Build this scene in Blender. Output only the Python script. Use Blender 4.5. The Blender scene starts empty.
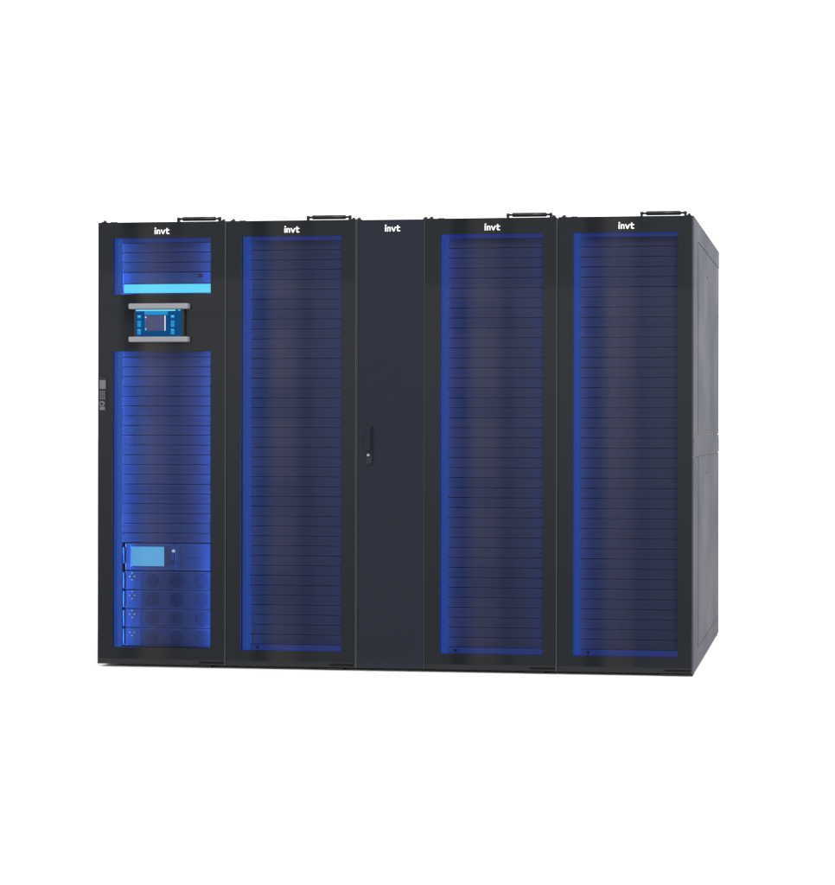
import bpy, bmesh, math, random
from mathutils import Vector, Matrix
random.seed(4)
sc = bpy.context.scene
C = sc.collection

# ------------------------------------------------------------------ materials
def mat(name, col, rough=.5, metal=0, spec=.5, bump=None, var=0.0, vscale=6):
    m = bpy.data.materials.new(name); m.use_nodes = True
    nt = m.node_tree; b = nt.nodes['Principled BSDF']
    b.inputs['Base Color'].default_value = (*col, 1)
    b.inputs['Roughness'].default_value = rough
    b.inputs['Metallic'].default_value = metal
    b.inputs['Specular IOR Level'].default_value = spec
    tc = nt.nodes.new('ShaderNodeTexCoord')
    if var:
        n = nt.nodes.new('ShaderNodeTexNoise'); n.inputs['Scale'].default_value = vscale; n.inputs['Detail'].default_value = 5
        nt.links.new(tc.outputs['Object'], n.inputs['Vector'])
        r = nt.nodes.new('ShaderNodeMapRange')
        r.inputs['From Min'].default_value = .3; r.inputs['From Max'].default_value = .7
        r.inputs['To Min'].default_value = rough*(1-var); r.inputs['To Max'].default_value = rough*(1+var)
        nt.links.new(n.outputs['Fac'], r.inputs['Value']); nt.links.new(r.outputs['Result'], b.inputs['Roughness'])
    if bump:
        n = nt.nodes.new('ShaderNodeTexNoise'); n.inputs['Scale'].default_value = bump[0]; n.inputs['Detail'].default_value = 3
        nt.links.new(tc.outputs['Object'], n.inputs['Vector'])
        bp = nt.nodes.new('ShaderNodeBump'); bp.inputs['Strength'].default_value = bump[1]; bp.inputs['Distance'].default_value = .001
        nt.links.new(n.outputs['Fac'], bp.inputs['Height']); nt.links.new(bp.outputs['Normal'], b.inputs['Normal'])
    return m
def emit(name, col, s=1.0):
    m = bpy.data.materials.new(name); m.use_nodes = True
    b = m.node_tree.nodes['Principled BSDF']
    b.inputs['Base Color'].default_value = (.01, .01, .01, 1)
    b.inputs['Specular IOR Level'].default_value = .1
    b.inputs['Emission Color'].default_value = (*col, 1); b.inputs['Emission Strength'].default_value = s
    return m
def lit(c): # sRGB 0-255 -> linear
    return tuple(((v/255+.055)/1.055)**2.4 if v > 10 else v/255/12.92 for v in c)
def glass(name, tint, ior):
    m = bpy.data.materials.new(name); m.use_nodes = True; nt = m.node_tree; nt.nodes.clear()
    o = nt.nodes.new('ShaderNodeOutputMaterial'); mx = nt.nodes.new('ShaderNodeMixShader')
    t = nt.nodes.new('ShaderNodeBsdfTransparent'); t.inputs['Color'].default_value = (*tint, 1)
    g = nt.nodes.new('ShaderNodeBsdfGlossy'); g.inputs['Roughness'].default_value = .03
    f = nt.nodes.new('ShaderNodeFresnel'); f.inputs['IOR'].default_value = ior
    fa = nt.nodes.new('ShaderNodeMath'); fa.operation = 'MULTIPLY_ADD'; fa.inputs[1].default_value = .75; fa.inputs[2].default_value = .25
    nt.links.new(f.outputs[0], fa.inputs[0])
    dv = nt.nodes.new('ShaderNodeMath'); dv.operation = 'DIVIDE'; nt.links.new(f.outputs[0], dv.inputs[0]); nt.links.new(fa.outputs[0], dv.inputs[1])
    cb = nt.nodes.new('ShaderNodeCombineColor')
    for i in range(3): nt.links.new(dv.outputs[0], cb.inputs[i])
    nt.links.new(cb.outputs[0], g.inputs['Color'])
    nt.links.new(fa.outputs[0], mx.inputs[0]); nt.links.new(t.outputs[0], mx.inputs[1]); nt.links.new(g.outputs[0], mx.inputs[2])
    nt.links.new(mx.outputs[0], o.inputs['Surface'])
    return m
M = dict(
    shell = mat('black_powder_coat', (.018, .019, .021), .42, 0, .35, (900, .15), .15),
    side = mat('side_panel_coat', (.055, .060, .078), .55, 0, .09, (700, .1), .12, 3),
    frame = mat('door_frame_black', (.0100, .0118, .0142), .035, 0, .24, None, .1),
    slab = mat('plain_door_coat', (.0078, .0108, .0200), .34, 0, .26, (900, .12), .12, 3),
    edge = mat('aluminium_edge', (.06, .064, .078), .35, .6, .5),
    glass = glass('tinted_glass', (.93, .95, .99), 1.23),
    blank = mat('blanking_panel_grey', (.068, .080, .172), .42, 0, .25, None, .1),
    rail = mat('rail_paint', (.08, .09, .14), .4, .2, .5),
    logo = emit('logo_white', (1, 1, 1), 0),
    matt = mat('gap_shade_black', (.006, .006, .006), .9, 0, .1),  # near-black for the gap shade at the door foot
    black = mat('black_plastic', (.012, .012, .014), .35, 0, .4),
    silver = mat('silver_bar', (.24, .245, .27), .4, .1, .4),
    chrome = mat('chrome', (.42, .42, .46), .2, 1, .5),
    greyp = mat('grey_keypad', (.12, .12, .135), .4, 0, .5),
    led_left = emit('blue_led_diffuser', lit((30, 74, 172)), 1.2),
    led_dim = emit('dim_blue_led_diffuser', lit((44, 62, 140)), 1.1),
    led_bar = emit('cyan_light_bar', lit((104, 226, 255)), 1.75),
    red = emit('red_indicator', lit((90, 15, 60)), .8),
    server = mat('server_face', (.085, .125, .29), .4, .1, .3, None, .1),
    servere = mat('server_ear', (.07, .11, .26), .4, .1, .3),
    grille = mat('server_grille_dark', (.05, .072, .155), .5, 0, .2),
    fan = mat('fan_dark', (.032, .046, .098), .6, 0, .1),
    scr = emit('pale_blue_screen', lit((105, 190, 242)), 1.4),
    white_led = emit('white_led', (.75, .88, 1), 1.1),
    s_bg = emit('screen_deep_blue', lit((4, 80, 138)), .85),
    s_mid = emit('screen_mid_blue', lit((40, 150, 215)), .9),
    s_hi = emit('screen_cyan', lit((130, 225, 250)), 1.0),
    s_gr = emit('screen_violet_grey', lit((98, 96, 140)), .85),
    s_gr2 = emit('screen_mauve', lit((78, 84, 118)), .8),
    s_wh = emit('screen_white', lit((225, 240, 245)), 1.0),
    floor = mat('white_floor', (.94, .91, .90), .6, 0, .2, None, .1),
)
for kk in ('s_bg', 's_mid', 's_hi', 's_gr', 's_gr2', 's_wh', 'led_bar', 'scr'):
    bb = M[kk].node_tree.nodes['Principled BSDF']; bb.inputs['Base Color'].default_value = (.003, .003, .003, 1); bb.inputs['Specular IOR Level'].default_value = 0
lg = M['logo'].node_tree.nodes['Principled BSDF']; lg.inputs['Base Color'].default_value = (.9, .9, .9, 1)

# ------------------------------------------------------------------ mesh helpers
def box(bm, x0, x1, y0, y1, z0, z1, mi=0, bev=0):
    vs = [bm.verts.new((x, y, z)) for x in (x0, x1) for y in (y0, y1) for z in (z0, z1)]
    q = [(0, 1, 3, 2), (4, 6, 7, 5), (0, 4, 5, 1), (2, 3, 7, 6), (0, 2, 6, 4), (1, 5, 7, 3)]
    fs = [bm.faces.new([vs[i] for i in f]) for f in q]
    for f in fs: f.material_index = mi
    if bev:
        es = list({e for f in fs for e in f.edges})
        r = bmesh.ops.bevel(bm, geom=es, offset=bev, segments=2, affect='EDGES', profile=.5)
        for f in r['faces']: f.material_index = mi
def cyl(bm, c, r, h, axis='y', seg=24, mi=0, r2=None):
    R = {'y': Matrix.Rotation(math.pi/2, 4, 'X'), 'x': Matrix.Rotation(math.pi/2, 4, 'Y'), 'z': Matrix.Identity(4)}[axis]
    g = bmesh.ops.create_cone(bm, cap_ends=True, segments=seg, radius1=r, radius2=r if r2 is None else r2, depth=h, matrix=Matrix.Translation(c) @ R)
    for f in {f for v in g['verts'] for f in v.link_faces}:
        f.material_index = mi
        if len(f.verts) == 4: f.smooth = True
def poly(bm, pts, y0, y1, mi=0):
    a = [bm.verts.new((x, y0, z)) for x, z in pts]; b = [bm.verts.new((x, y1, z)) for x, z in pts]
    bm.faces.new(a).material_index = mi; bm.faces.new(b[::-1]).material_index = mi
    n = len(pts)
    for i in range(n): bm.faces.new((a[i], b[i], b[(i+1) % n], a[(i+1) % n])).material_index = mi
def obj(name, bm, mats, parent=None, loc=(0, 0, 0)):
    bmesh.ops.recalc_face_normals(bm, faces=bm.faces)
    me = bpy.data.meshes.new(name); bm.to_mesh(me); bm.free()
    for m in (mats if isinstance(mats, (list, tuple)) else [mats]): me.materials.append(m)
    o = bpy.data.objects.new(name, me); C.objects.link(o); o.location = loc
    if parent: o.parent = parent
    return o
def thing(name, loc, label, cat, group=None):
    o = bpy.data.objects.new(name, None); C.objects.link(o); o.location = loc; o.empty_display_size = .2
    o['label'] = label; o['category'] = cat
    if group: o['group'] = group
    return o
def NB(): return bmesh.new()

# ------------------------------------------------------------------ sizes (fitted)
W = [.6048, .6027, .3102, .5972, .5993]
E = [0, .6048, 1.2075, 1.5177, 2.1149, 2.7142]
D = 1.2; H = 2.0
U = .04445
PY = .045            # face of the rack equipment behind the glass
WX0, WX1 = .066, .530
WZ0, WZ1 = .073, 1.931

# ------------------------------------------------------------------ cabinet pieces
def housing(w, parent, last=False):
    bm = NB(); t = .012; y0 = .024
    box(bm, .002, .002+t, y0, D, 0, H-.001)
    xr = w-.002 if not last else w-.007
    box(bm, xr-t, xr, y0, D, 0, H-.001)
    box(bm, .002+t, xr-t, y0, D, H-.03, H-.001)
    box(bm, .002+t, xr-t, y0, D, 0, .03)
    box(bm, .002+t, xr-t, D-.02, D, .03, H-.03)
    # front posts behind the door border
    box(bm, .002+t, .030, y0, .075, .03, H-.03)
    box(bm, xr-.042, xr-t, y0, .075, .03, H-.03)
    return obj('housing', bm, M['shell'], parent)

def logo(parent, cx, cz=1.9605):
    # four joined lower-case letters i n v t with slanted strokes
    bm = NB(); y0, y1 = -.0022, -.0006
    s = .0285/100; ox = cx-.0365; oz = cz-.0155
    def P(pts): poly(bm, [(ox+x*s, oz+z*s) for x, z in pts], y0, y1)
    P([(8, 0), (28, 0), (28, 70), (8, 70)])                        # i
    P([(9, 82), (30, 82), (32, 104), (11, 104)])
    P([(42, 0), (61, 0), (61, 56), (58, 70), (42, 70)])            # n
    P([(61.3, 56), (80, 53), (96, 62), (84, 71), (58.5, 70)])
    P([(82, 0), (100, 0), (100, 50), (96.2, 61.6), (82, 53)])
    P([(108, 70), (127, 70), (146, 24), (146, 0), (136, 0)])       # v
    P([(146.3, 0), (157, 0), (186, 70), (167, 70), (146.3, 24)])
    P([(202, 92), (222, 96), (222, 16), (214, 0), (202, 12)])      # t
    P([(222.3, 70), (250, 70), (250, 55), (222.3, 55)])
    P([(190, 70), (201.7, 70), (201.7, 55), (188, 55)])
    P([(222.3, 15), (250, 17), (250, 0), (214.5, 0)])
    return obj('logo', bm, M['logo'], parent)

def door(w, parent, holes):
    """glass fronted door: opaque border behind one full sheet of tinted glass"""
    x0, x1, z0, z1 = .001, w-.0078, .004, H
    bm = NB(); ya, yb = 0, .022
    xs = [x0, WX0, WX1, x1]
    box(bm, x0, WX0, ya, yb, z0, z1); box(bm, WX1, x1, ya, yb, z0, z1)
    zz = [z0] + [v for h in sorted(holes) for v in h] + [z1]
    for i in range(0, len(zz), 2): box(bm, WX0, WX1, ya, yb, zz[i], zz[i+1])
    d = obj('door', bm, M['frame'], parent)
    for h in holes:
        bm = NB(); box(bm, WX0+.0002, WX1-.0002, .0012, .006, h[0]+.0002, h[1]-.0002)
        obj('glass_pane', bm, M['glass'], d)
    bm = NB(); box(bm, w-.0072, w-.0022, -.001, .02, .004, H-.004)
    obj('edge_trim', bm, M['edge'], d)
    # dark bar put in as the shadowed gap at the door's bottom corner
    bm = NB(); box(bm, w-.125, w-.012, -.0012, .004, .012, .020, 0, .001)
    obj('gap_shade', bm, M['matt'], d)
    logo(d, .0365+.266)
    return d

def closer(parent):
    bm = NB(); y = .028; z = 2.0165
    for x in (.366, .559):
        box(bm, x-.0055, x+.0055, y-.006, y+.006, H-.001, z-.003, 0, .001)
        cyl(bm, (x, y, z+.001), .0075, .012, 'z')
    cyl(bm, (.4625, y, z), .0048, .186, 'x')
    cyl(bm, (.4625, y, z), .0098, .150, 'x')
    cyl(bm, (.386, y, z), .0062, .006, 'x'); cyl(bm, (.539, y, z), .0062, .006, 'x')
    obj('door_closer', bm, M['black'], parent)

def hinge(parent, x):
    bm = NB(); box(bm, x-.010, x+.010, .004, .03, H-.0005, H+.005, 0, .002)
    cyl(bm, (x, .017, H+.007), .0065, .009, 'z')
    obj('hinge_cap', bm, M['black'], parent)
def clip(parent, x):
    bm = NB(); box(bm, x-.014, x+.014, .006, .02, H-.0005, H+.0035, 0, .001)
    obj('top_clip', bm, M['black'], parent)
def foot(parent, x0, x1):
    bm = NB(); box(bm, x0, x1, .01, .07, -.0098, 0, 0, .002)
    obj('foot', bm, M['black'], parent)
    bm = NB(); box(bm, x0, x1, D-.09, D-.03, -.0098, 0, 0, .002)
    obj('foot', bm, M['black'], parent)

def blank_mesh(mm):
    bm = NB(); x0, x1 = .092, .556
    box(bm, x0, x1, PY, PY+.016, .0012, U-.0012, 0, .0009)
    # rolled lips above and below the flat face
    box(bm, x0+.001, x1-.001, PY-.0012, PY+.002, U*.5-.0006, U*.5+.0004)
    for z in (U*.25, U*.75):
        cyl(bm, (x0+.008, PY-.0004, z), .0028, .002, 'y', 12)
    bmesh.ops.recalc_face_normals(bm, faces=bm.faces)
    me = bpy.data.meshes.new('blanking_panel'); bm.to_mesh(me); bm.free(); me.materials.append(mm)
    return me
BLANK = blank_mesh(M['blank'])
def blanks(parent, zlist, me):
    for z in zlist:
        o = bpy.data.objects.new('blanking_panel', me); C.objects.link(o)
        o.location = (0, 0, z); o.parent = parent

def rails(parent, cab1=False):
    # rack uprights left and right of the equipment
    for a, b in ((.048, .0905), (.5575, .562)):
        bm = NB(); box(bm, a, b, PY+.004, PY+.04, .05, 1.95)
        obj('rack_rail', bm, M['rail'], parent)
def leds(parent, holes):
    for h in holes:
        bm = NB(); box(bm, .0305, .0910, PY-.0008, PY+.0035, h[0]-.01, h[1]+.01, 0, .002)
        obj('led_strip', bm, M['led_left'], parent)

def glow(cabx, w, z0, z1, energy, right=.28):
    """blue lamps standing in for the LED tape behind the door border"""
    for side, k in ((0, 1.0), (1, right)):
        l = bpy.data.lights.new('led_tape_light', 'AREA'); l.shape = 'RECTANGLE'
        l.size = .010; l.size_y = (z1-z0)+.02; l.color = (.11, .34, 1.0); l.energy = energy*k*(z1-z0)
        o = bpy.data.objects.new('led_tape_light', l); C.objects.link(o)
        x = cabx + (.044 if side == 0 else .552)
        o.location = (x, .026, (z0+z1)/2)
        d = Vector((1 if side == 0 else -1, .07, 0)).normalized(); l.spread = math.radians(70)
        # light -Z along d, local Y along world Z
        zc = -d; yc = Vector((0, 0, 1)); xc = yc.cross(zc)
        o.rotation_euler = Matrix((xc, yc, zc)).transposed().to_euler()

# ------------------------------------------------------------------ cabinets
cabs = {}
def rack(i, label, holes, panels, energy, last=False):
    w = W[i]
    t = thing('server_cabinet', (E[i], 0, 0), label, 'server cabinet', 'glass door server cabinets in the row')
    housing(w, t, last); door(w, t, holes); closer(t)
    hinge(t, .024); hinge(t, w-.022); clip(t, .07)
    rails(t); leds(t, holes); blanks(t, panels, BLANK)
    for h in holes: glow(E[i], w, h[0], h[1], energy, .8 if i == 0 else .3)
    cabs[i] = t
    return t
full = [(WZ0, WZ1)]
zs = [.096+k*U for k in range(41)]     # top at ~1.918
def rimstrips(t):
    # light strips running along the head and the sill of the window, behind the border
    for a, b in ((1.9185, 1.9415), (.0655, .0935)):
        bm = NB(); box(bm, .0915, .556, PY-.0008, PY+.012, a, b, 0, .001)
        obj('led_strip', bm, M['led_dim'], t)
    bm = NB(); cyl(bm, (.128, PY-.006, .083), .006, .006); obj('drain_plug', bm, M['black'], t)

t0 = rack(0, 'leftmost black cabinet with a split glass door, small control screen and card lock',
          [(WZ0+.006, 1.416), (1.674, 1.929)],
          [1.913-U*(k+1) for k in range(3)] + [.5475+.0012+U*k for k in range(20)], 3.3)
t1 = rack(1, 'second cabinet from the left, blue lit glass door, left neighbour of the narrow plain door', full, zs[:41], 0.95)
t3 = rack(3, 'blue lit glass door cabinet directly right of the narrow plain cabinet', full, zs[:41], 0.95)
t4 = rack(4, 'rightmost blue lit glass door cabinet with its grey side panels showing', full, zs[:41], 0.95, True)
for t in (t1, t3, t4): rimstrips(t)
bm = NB(); box(bm, .0915, .556, PY-.0008, PY+.012, 1.9145, 1.9415, 0, .001); obj('led_strip', bm, M['led_dim'], t0)
foot(t0, .45, .53); foot(t1, .455, .540); foot(t3, .447, .536); foot(t4, .448, .597)

# --- first cabinet: control screen set into the door
door0 = [c for c in t0.children if c.name.startswith('door') and 'closer' not in c.name][0]
bm = NB()
box(bm, .176, .413, -.010, .004, 1.480, 1.609, 0, .001)
yy = [-.0106]
def q(x0, x1, z0, z1, mi, dy=0): box(bm, x0, x1, -.0112-dy, -.0095, z0, z1, mi)
q(.183, .408, 1.484, 1.6065, 1)
q(.186, .372, 1.5975, 1.6035, 3, .0003); q(.384, .394, 1.599, 1.603, 3, .0003)
q(.226, .336, 1.580, 1.5965, 2, .0003)
q(.400, .4125, 1.484, 1.6065, 0, .0007)
for cx in (.193, .350):          # two columns of small read-outs
    for k, (hh, mm) in enumerate(((.012, 3), (.006, 1), (.010, 2), (.014, 2), (.006, 1), (.010, 3), (.010, 2))):
        z = 1.579-.0125*k
        if mm > 1:
            q(cx, cx+.017, z-hh-.002, z, 2, .0003)
            q(cx+.003, cx+.013, z-hh+.005, z-.003, mm, .0007)
q(.229, .326, 1.508, 1.5775, 5, .0003)
for k in range(8):
    q(.241+k*.0095, .2455+k*.0095, 1.512, 1.574, 4, .0007)
q(.229, .236, 1.509, 1.577, 4, .0007); q(.230, .235, 1.566, 1.573, 6, .0012); q(.230, .235, 1.512, 1.520, 3, .0012)
q(.3205, .3255, 1.509, 1.577, 6, .0012)
ctl = obj('control_screen', bm, [M['black'], M['s_bg'], M['s_mid'], M['s_hi'], M['s_gr'], M['s_gr2'], M['s_wh']], t0)
for a, b in ((1.606, 1.631), (1.458, 1.4815)):
    bm = NB(); box(bm, .157, .434, -.024, .004, a, b, 0, .004)
    obj('guard_bar', bm, M['silver'], ctl)

# --- card reader lock on the left stile
bm = NB(); box(bm, .0085, .0435, -.004, .004, 1.146, 1.300, 0, .002)
lk = obj('door_lock', bm, M['black'], t0)
bm = NB(); box(bm, .0115, .0405, -.0062, -.0035, 1.247, 1.287, 0, .002); obj('card_reader', bm, M['greyp'], lk)
bm = NB(); box(bm, .0115, .0405, -.0052, -.0035, 1.196, 1.241, 1, .001)
for r in range(4):
    for c in range(3): box(bm, .0135+c*.0088, .0195+c*.0088, -.0066, -.005, 1.2005+r*.010, 1.2072+r*.010, 0, .0008)
obj('keypad', bm, [M['greyp'], M['black']], lk)
bm = NB(); cyl(bm, (.024, -.006, 1.180), .0125, .005, mi=0, seg=32); cyl(bm, (.024, -.0092, 1.180), .0062, .003, mi=1, seg=24)
box(bm, .012, .036, -.0052, -.0035, 1.152, 1.166, 0, .001)
obj('key_cylinder', bm, [M['greyp'], M['black']], lk)

# --- narrow plain cabinet
t2 = thing('narrow_cabinet', (E[2], 0, 0), 'narrow dark blue grey cabinet with a plain metal door in the middle of the row', 'cabinet')
housing(W[2], t2)
w = W[2]
bm = NB(); box(bm, .004, w-.004, -.002, .022, .004, H-.002, 0, .002)
d2 = obj('door', bm, M['slab'], t2)
for a in (.0005, w-.0032):
    bm = NB(); box(bm, a, a+.0027, -.003, .02, .004, H-.004); obj('edge_trim', bm, M['edge'], d2)
bm = NB()   # second logo sits nearer the middle of the narrow door
bm.free()
l2 = logo(d2, .1615+.0005); l2.location = (0, -.002, 0)
bm = NB(); box(bm, .041, .074, -.008, -.0015, .905, 1.085, 0, .003)
hd = obj('door_handle', bm, M['slab'], t2)
bm = NB(); box(bm, .046, .069, -.020, -.0075, .972, 1.078, 0, .004); obj('lever', bm, M['slab'], hd)
bm = NB(); cyl(bm, (.0570, -.012, .952), .0065, .009, seg=32); cyl(bm, (.057, -.0168, .952), .0045, .002, seg=24); obj('key_lock', bm, M['chrome'], hd)
bm = NB(); box(bm, .044, .071, -.0125, -.0075, .912, .940, 0, .004); obj('lock_cover', bm, M['black'], hd)
hinge(t2, .003); hinge(t2, w-.003)

# --- side of the last cabinet: frame strips and two access panels with seams between
xa, xb = W[4]-.0068, W[4]-.0005
g = .0045
bm = NB()
box(bm, xa, xb, .002, D, 1.912, H)                       # head
box(bm, xa, xb, .002, .178, .949, 1.912)                 # front upright, upper half
box(bm, xa, xb, .178, D, .949, 1.040)                    # middle band
box(bm, xa, xb, .002, .196, .084, .949-g)                # front upright, lower half
box(bm, xa, xb, .002, D, .0, .084)                       # foot
obj('side_frame', bm, M['side'], t4)
bm = NB(); box(bm, xa, xb-.0006,   .200, D-.004, 1.040+g, 1.912-.003, 0, .0008); obj('side_panel', bm, M['side'], t4)
bm = NB(); box(bm, xa, xb-.0006, .220, D-.004, .084+.002, .949-g, 0, .0008); obj('side_panel', bm, M['side'], t4)
for y, z in ((.012, 1.705), (.012, .285), (.012, 1.02), (1.165, 1.66), (1.165, 1.0), (.6, 1.80), (.6, .86)):
    bm = NB(); cyl(bm, (xb+.0006, y, z), .006, .003, 'x', 16); obj('panel_screw', bm, M['black'], t4)

# ------------------------------------------------------------------ equipment in the first cabinet
def ears(bm, h):
    box(bm, .097, .1035, PY-.012, PY+.004, .008, h-.008, 1, .0015)
def server(k):
    z0 = .0775+k*.0860
    names = ['bottom server of the stack of four in the leftmost cabinet, three small white lights',
             'second server from the bottom in the leftmost cabinet',
             'third server from the bottom, second below the pale screen unit',
             'top server of the stack of four, directly under the pale screen unit']
    t = thing('rack_server', (0, 0, z0), names[k], 'server', 'servers stacked at the foot of the leftmost cabinet')
    h = .0825
    bm = NB(); box(bm, .106, .556, PY, .75, .0, h, 0, .0015)
    obj('chassis', bm, M['server'], t)
    bm = NB(); box(bm, .0955, .105, PY-.002, PY+.003, .004, h-.004, 0, .002); obj('ear_handle', bm, M['servere'], t)
    bm = NB(); box(bm, .180, .550, PY-.001, PY+.001, .006, h-.006, 0, .002)
    for r in range(11):          # perforated ribs
        z = .0115+r*.0059
        box(bm, .184, .546, PY-.0019, PY-.0005, z, z+.0024, 1)
    for cx in (.235, .352, .468):
        cyl(bm, (cx, PY-.0013, h/2), .030, .0014, seg=40, mi=2)  # fan rings behind the ribs
        for rr in (.026, .017, .008):
            n = 28
            for a in range(n):
                a0 = 2*math.pi*a/n; a1 = 2*math.pi*(a+1)/n
                pts = [(cx+math.cos(a0)*rr, h/2+math.sin(a0)*rr), (cx+math.cos(a1)*rr, h/2+math.sin(a1)*rr),
                       (cx+math.cos(a1)*(rr-.003), h/2+math.sin(a1)*(rr-.003)), (cx+math.cos(a0)*(rr-.003), h/2+math.sin(a0)*(rr-.003))]
                poly(bm, pts, PY-.0026, PY-.0020, 1)
    obj('fan_grille', bm, [M['grille'], M['server'], M['fan']], t)
    lights = [(0, .016), (-.011, 0), (.011, 0), (0, -.015)]
    if k == 0: lights = [(-.010, .004), (.010, .004), (0, -.011)]
    for dx, dz in lights:
        bm = NB(); cyl(bm, (.139+dx, PY-.001, .059+dz), .0028, .004, seg=12); obj('status_light', bm, M['white_led'], t)
for k in range(4): server(k)

mt = thing('display_unit', (0, 0, .4235), 'rack unit with a pale blue screen, above the four servers in the leftmost cabinet', 'display unit')
h = .122
bm = NB(); box(bm, .106, .336, PY, .5, 0, h, 0, .002); box(bm, .338, .556, PY, .5, 0, h, 0, .002); obj('chassis', bm, M['server'], mt)
bm = NB(); box(bm, .0955, .105, PY-.002, PY+.003, .030, h-.018, 0, .002); obj('ear_handle', bm, M['servere'], mt)
bm = NB(); box(bm, .131, .296, PY-.0015, PY+.001, .014, .112, 0, .002)
box(bm, .136, .291, PY-.0021, PY-.001, .019, .107, 1)
obj('screen', bm, [M['server'], M['scr']], mt)
bm = NB(); cyl(bm, (.336, PY-.003, .089), .0065, .006); obj('power_light', bm, M['white_led'], mt)
bm = NB(); cyl(bm, (.336, PY-.001, .036), .010, .006); cyl(bm, (.336, PY-.005, .036), .006, .003); obj('knob', bm, M['grille'], mt)
bm = NB(); box(bm, .375, .520, PY-.0015, PY+.001, .062, .112, 0, .002); box(bm, .375, .520, PY-.001, PY+.001, .014, .058, 0, .002)
obj('drive_cover', bm, M['servere'], mt)

lu = thing('light_unit', (0, 0, 1.660), 'rack unit with a bright cyan light bar above the control screen', 'light unit')
bm = NB(); box(bm, .092, .556, PY, .3, 0, .0668, 0, .0012); box(bm, .092, .556, PY, .3, .0682, .1175, 0, .0012)
obj('chassis', bm, M['servere'], lu)
bm = NB(); box(bm, .1015, .552, PY-.008, PY+.001, .0245, .0635, 0, .0015); obj('light_bar', bm, M['led_bar'], lu)
bm = NB(); cyl(bm, (.462, PY-.002, .1010), .008, .006); obj('indicator', bm, M['red'], lu)
bm = NB(); cyl(bm, (.086, PY-.008, .0525), .004, .004); obj('screw', bm, M['black'], lu)

# ------------------------------------------------------------------ floor
bm = NB(); v = [bm.verts.new(p) for p in ((-60, -.2, -.010), (60, -.2, -.010), (60, 120, -.010), (-60, 120, -.010))]; bm.faces.new(v)
fl = obj('floor', bm, M['floor']); fl['kind'] = 'structure'

# ------------------------------------------------------------------ painted surroundings and added lamp
wd = bpy.data.worlds.new('World'); sc.world = wd; wd.use_nodes = True
nt = wd.node_tree; nt.nodes.clear(); N = nt.nodes.new; L = nt.links.new
out = N('ShaderNodeOutputWorld'); bg = N('ShaderNodeBackground'); L(bg.outputs[0], out.inputs[0])
tc = N('ShaderNodeTexCoord'); sp = N('ShaderNodeSeparateXYZ'); L(tc.outputs['Generated'], sp.inputs[0])
def mth(op, a, b=None, c=None, clamp=False):
    n = N('ShaderNodeMath'); n.operation = op; n.use_clamp = clamp
    for i, v in enumerate((a, b, c)):
        if v is None: continue
        if isinstance(v, (int, float)): n.inputs[i].default_value = v
        else: L(v, n.inputs[i])
    return n.outputs[0]
def smooth(x, a, b, lo, hi):
    n = N('ShaderNodeMapRange'); n.interpolation_type = 'SMOOTHSTEP'
    L(x, n.inputs[0]); n.inputs[1].default_value = a; n.inputs[2].default_value = b; n.inputs[3].default_value = lo; n.inputs[4].default_value = hi
    return n.outputs[0]
X, Y, Z = sp.outputs
front = smooth(Y, -.25, .0, 1, 0)            # 1 on the photographer's side
low = smooth(mth('ABSOLUTE', Z), .28, .42, 1, 0)              # 1 near eye level
k = mth('MULTIPLY', front, low)
# photographer's side: upright bands painted in to reflect as streaks on the doors
u = mth('DIVIDE', X, mth('MAXIMUM', mth('MULTIPLY', Y, -1), .05))
def lobe(c, hw):
    # soft-edged upright band centred on bearing c
    d = mth('ABSOLUTE', mth('SUBTRACT', u, c))
    return smooth(d, hw*.55, hw, 1, 0)
warm_bands = dark = None
for c in (-.5455, -.4385, -.2765, -.1705, .05, .2):
    p = mth('ADD', mth('MULTIPLY', lobe(c, .013), .8), mth('MULTIPLY', lobe(c-.004, .004), .5))
    q_ = mth('ADD', lobe(c-.020, .008), mth('MULTIPLY', lobe(c+.0185, .006), .45))
    warm_bands = p if warm_bands is None else mth('ADD', warm_bands, p); dark = q_ if dark is None else mth('ADD', dark, q_)
zs_ = mth('SINE', mth('MULTIPLY', Z, 95.0))
bl = mth('MULTIPLY', mth('MULTIPLY', lobe(-.44, .3), smooth(zs_, .35, .55, 0, .5)), mth('MINIMUM', mth('ADD', warm_bands, dark), 1))  # painted dark patches that break up the bands
base = mth('SUBTRACT', mth('ADD', .95, mth('MULTIPLY', warm_bands, .85)), mth('ADD', mth('MULTIPLY', dark, .6), bl))
step = mth('MULTIPLY', smooth(Z, .104, .107, 1.1, .72), mth('SUBTRACT', 1, mth('MULTIPLY', mth('COMPARE', Z, .0795, .0016), .18)))  # painted brightness steps that reflect as level edges
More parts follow.
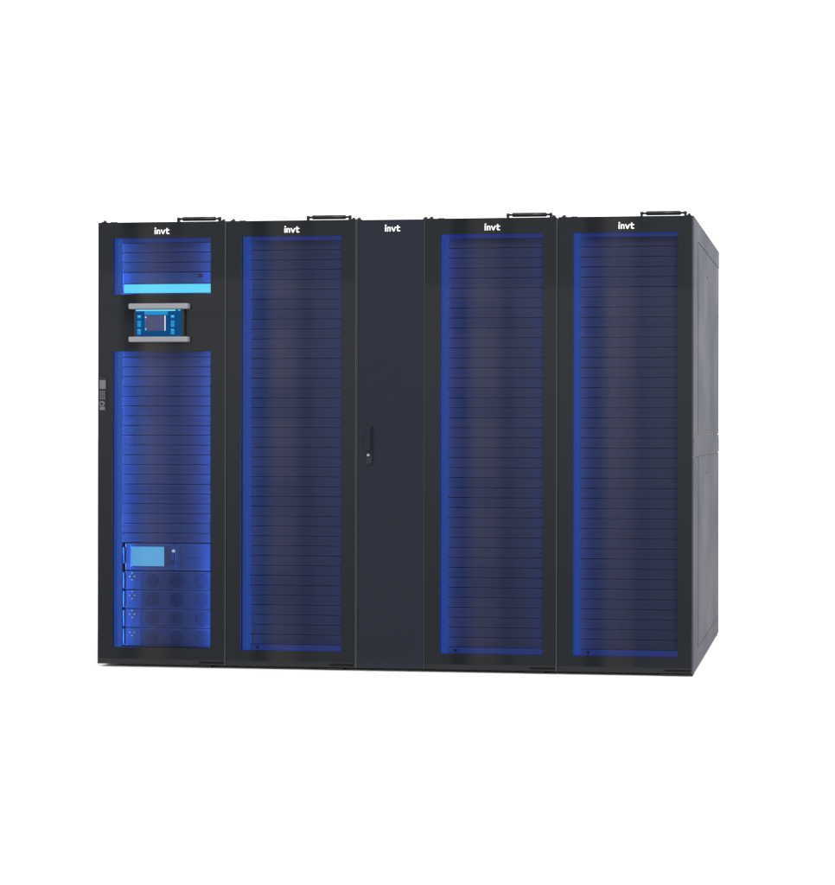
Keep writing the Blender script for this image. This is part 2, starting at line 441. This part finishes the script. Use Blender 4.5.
studio = mth('MULTIPLY', mth('MAXIMUM', mth('MULTIPLY', base, step), .1), smooth(Z, -.17, .09, .62, 1.08))
back = smooth(Y, -.05, .25, 1.25, 1.75)
val = mth('ADD', mth('MULTIPLY', k, studio), mth('MULTIPLY', mth('SUBTRACT', 1, k), back))
L(val, bg.inputs['Strength'])
mc = N('ShaderNodeMix'); mc.data_type = 'RGBA'; L(mth('MULTIPLY', k, mth('MINIMUM', warm_bands, 1)), mc.inputs[0])
mc.inputs[6].default_value = (1, 1, 1, 1); mc.inputs[7].default_value = (1, .86, .78, 1); L(mc.outputs[2], bg.inputs['Color'])

l = bpy.data.lights.new('added_floor_light', 'AREA'); l.shape = 'RECTANGLE'; l.size = 5; l.size_y = 4; l.energy = 700; l.color = (1, .99, .98)  # unseen lamp added to wash the floor out to white
o = bpy.data.objects.new('added_floor_light', l); C.objects.link(o); o.location = (5.4, -5.6, 7.0)
dv = (Vector((1.6, -.5, 0))-o.location); o.rotation_euler = dv.to_track_quat('-Z', 'Y').to_euler()

# ------------------------------------------------------------------ camera
cam = bpy.data.cameras.new('camera'); co = bpy.data.objects.new('camera', cam); C.objects.link(co); sc.camera = co
yaw, roll = .0845184, .00148653
R = Vector((math.cos(yaw), math.sin(yaw), 0)); F = Vector((-math.sin(yaw), math.cos(yaw), 0)); Up = Vector((0, 0, 1))
R3 = R*math.cos(roll)+Up*math.sin(roll); U3 = Up*math.cos(roll)-R*math.sin(roll)
m = Matrix((R3, U3, -F)).transposed().to_4x4(); m.translation = (3.35105, -5.65693, 1.07711)
co.matrix_world = m
cam.sensor_fit = 'HORIZONTAL'; cam.sensor_width = 36; cam.lens = 1307.09/835*36
cam.shift_x = (417.5-729.563)/835; cam.shift_y = (427.399-442.5)/835
cam.clip_end = 500; cam.clip_start = .05

sc.view_settings.view_transform = 'Standard'; sc.view_settings.look = 'None'
sc.view_settings.exposure = 0; sc.view_settings.gamma = 1
sc.render.engine = 'CYCLES'
sc.cycles.transparent_max_bounces = 16
sc.cycles.max_bounces = 8
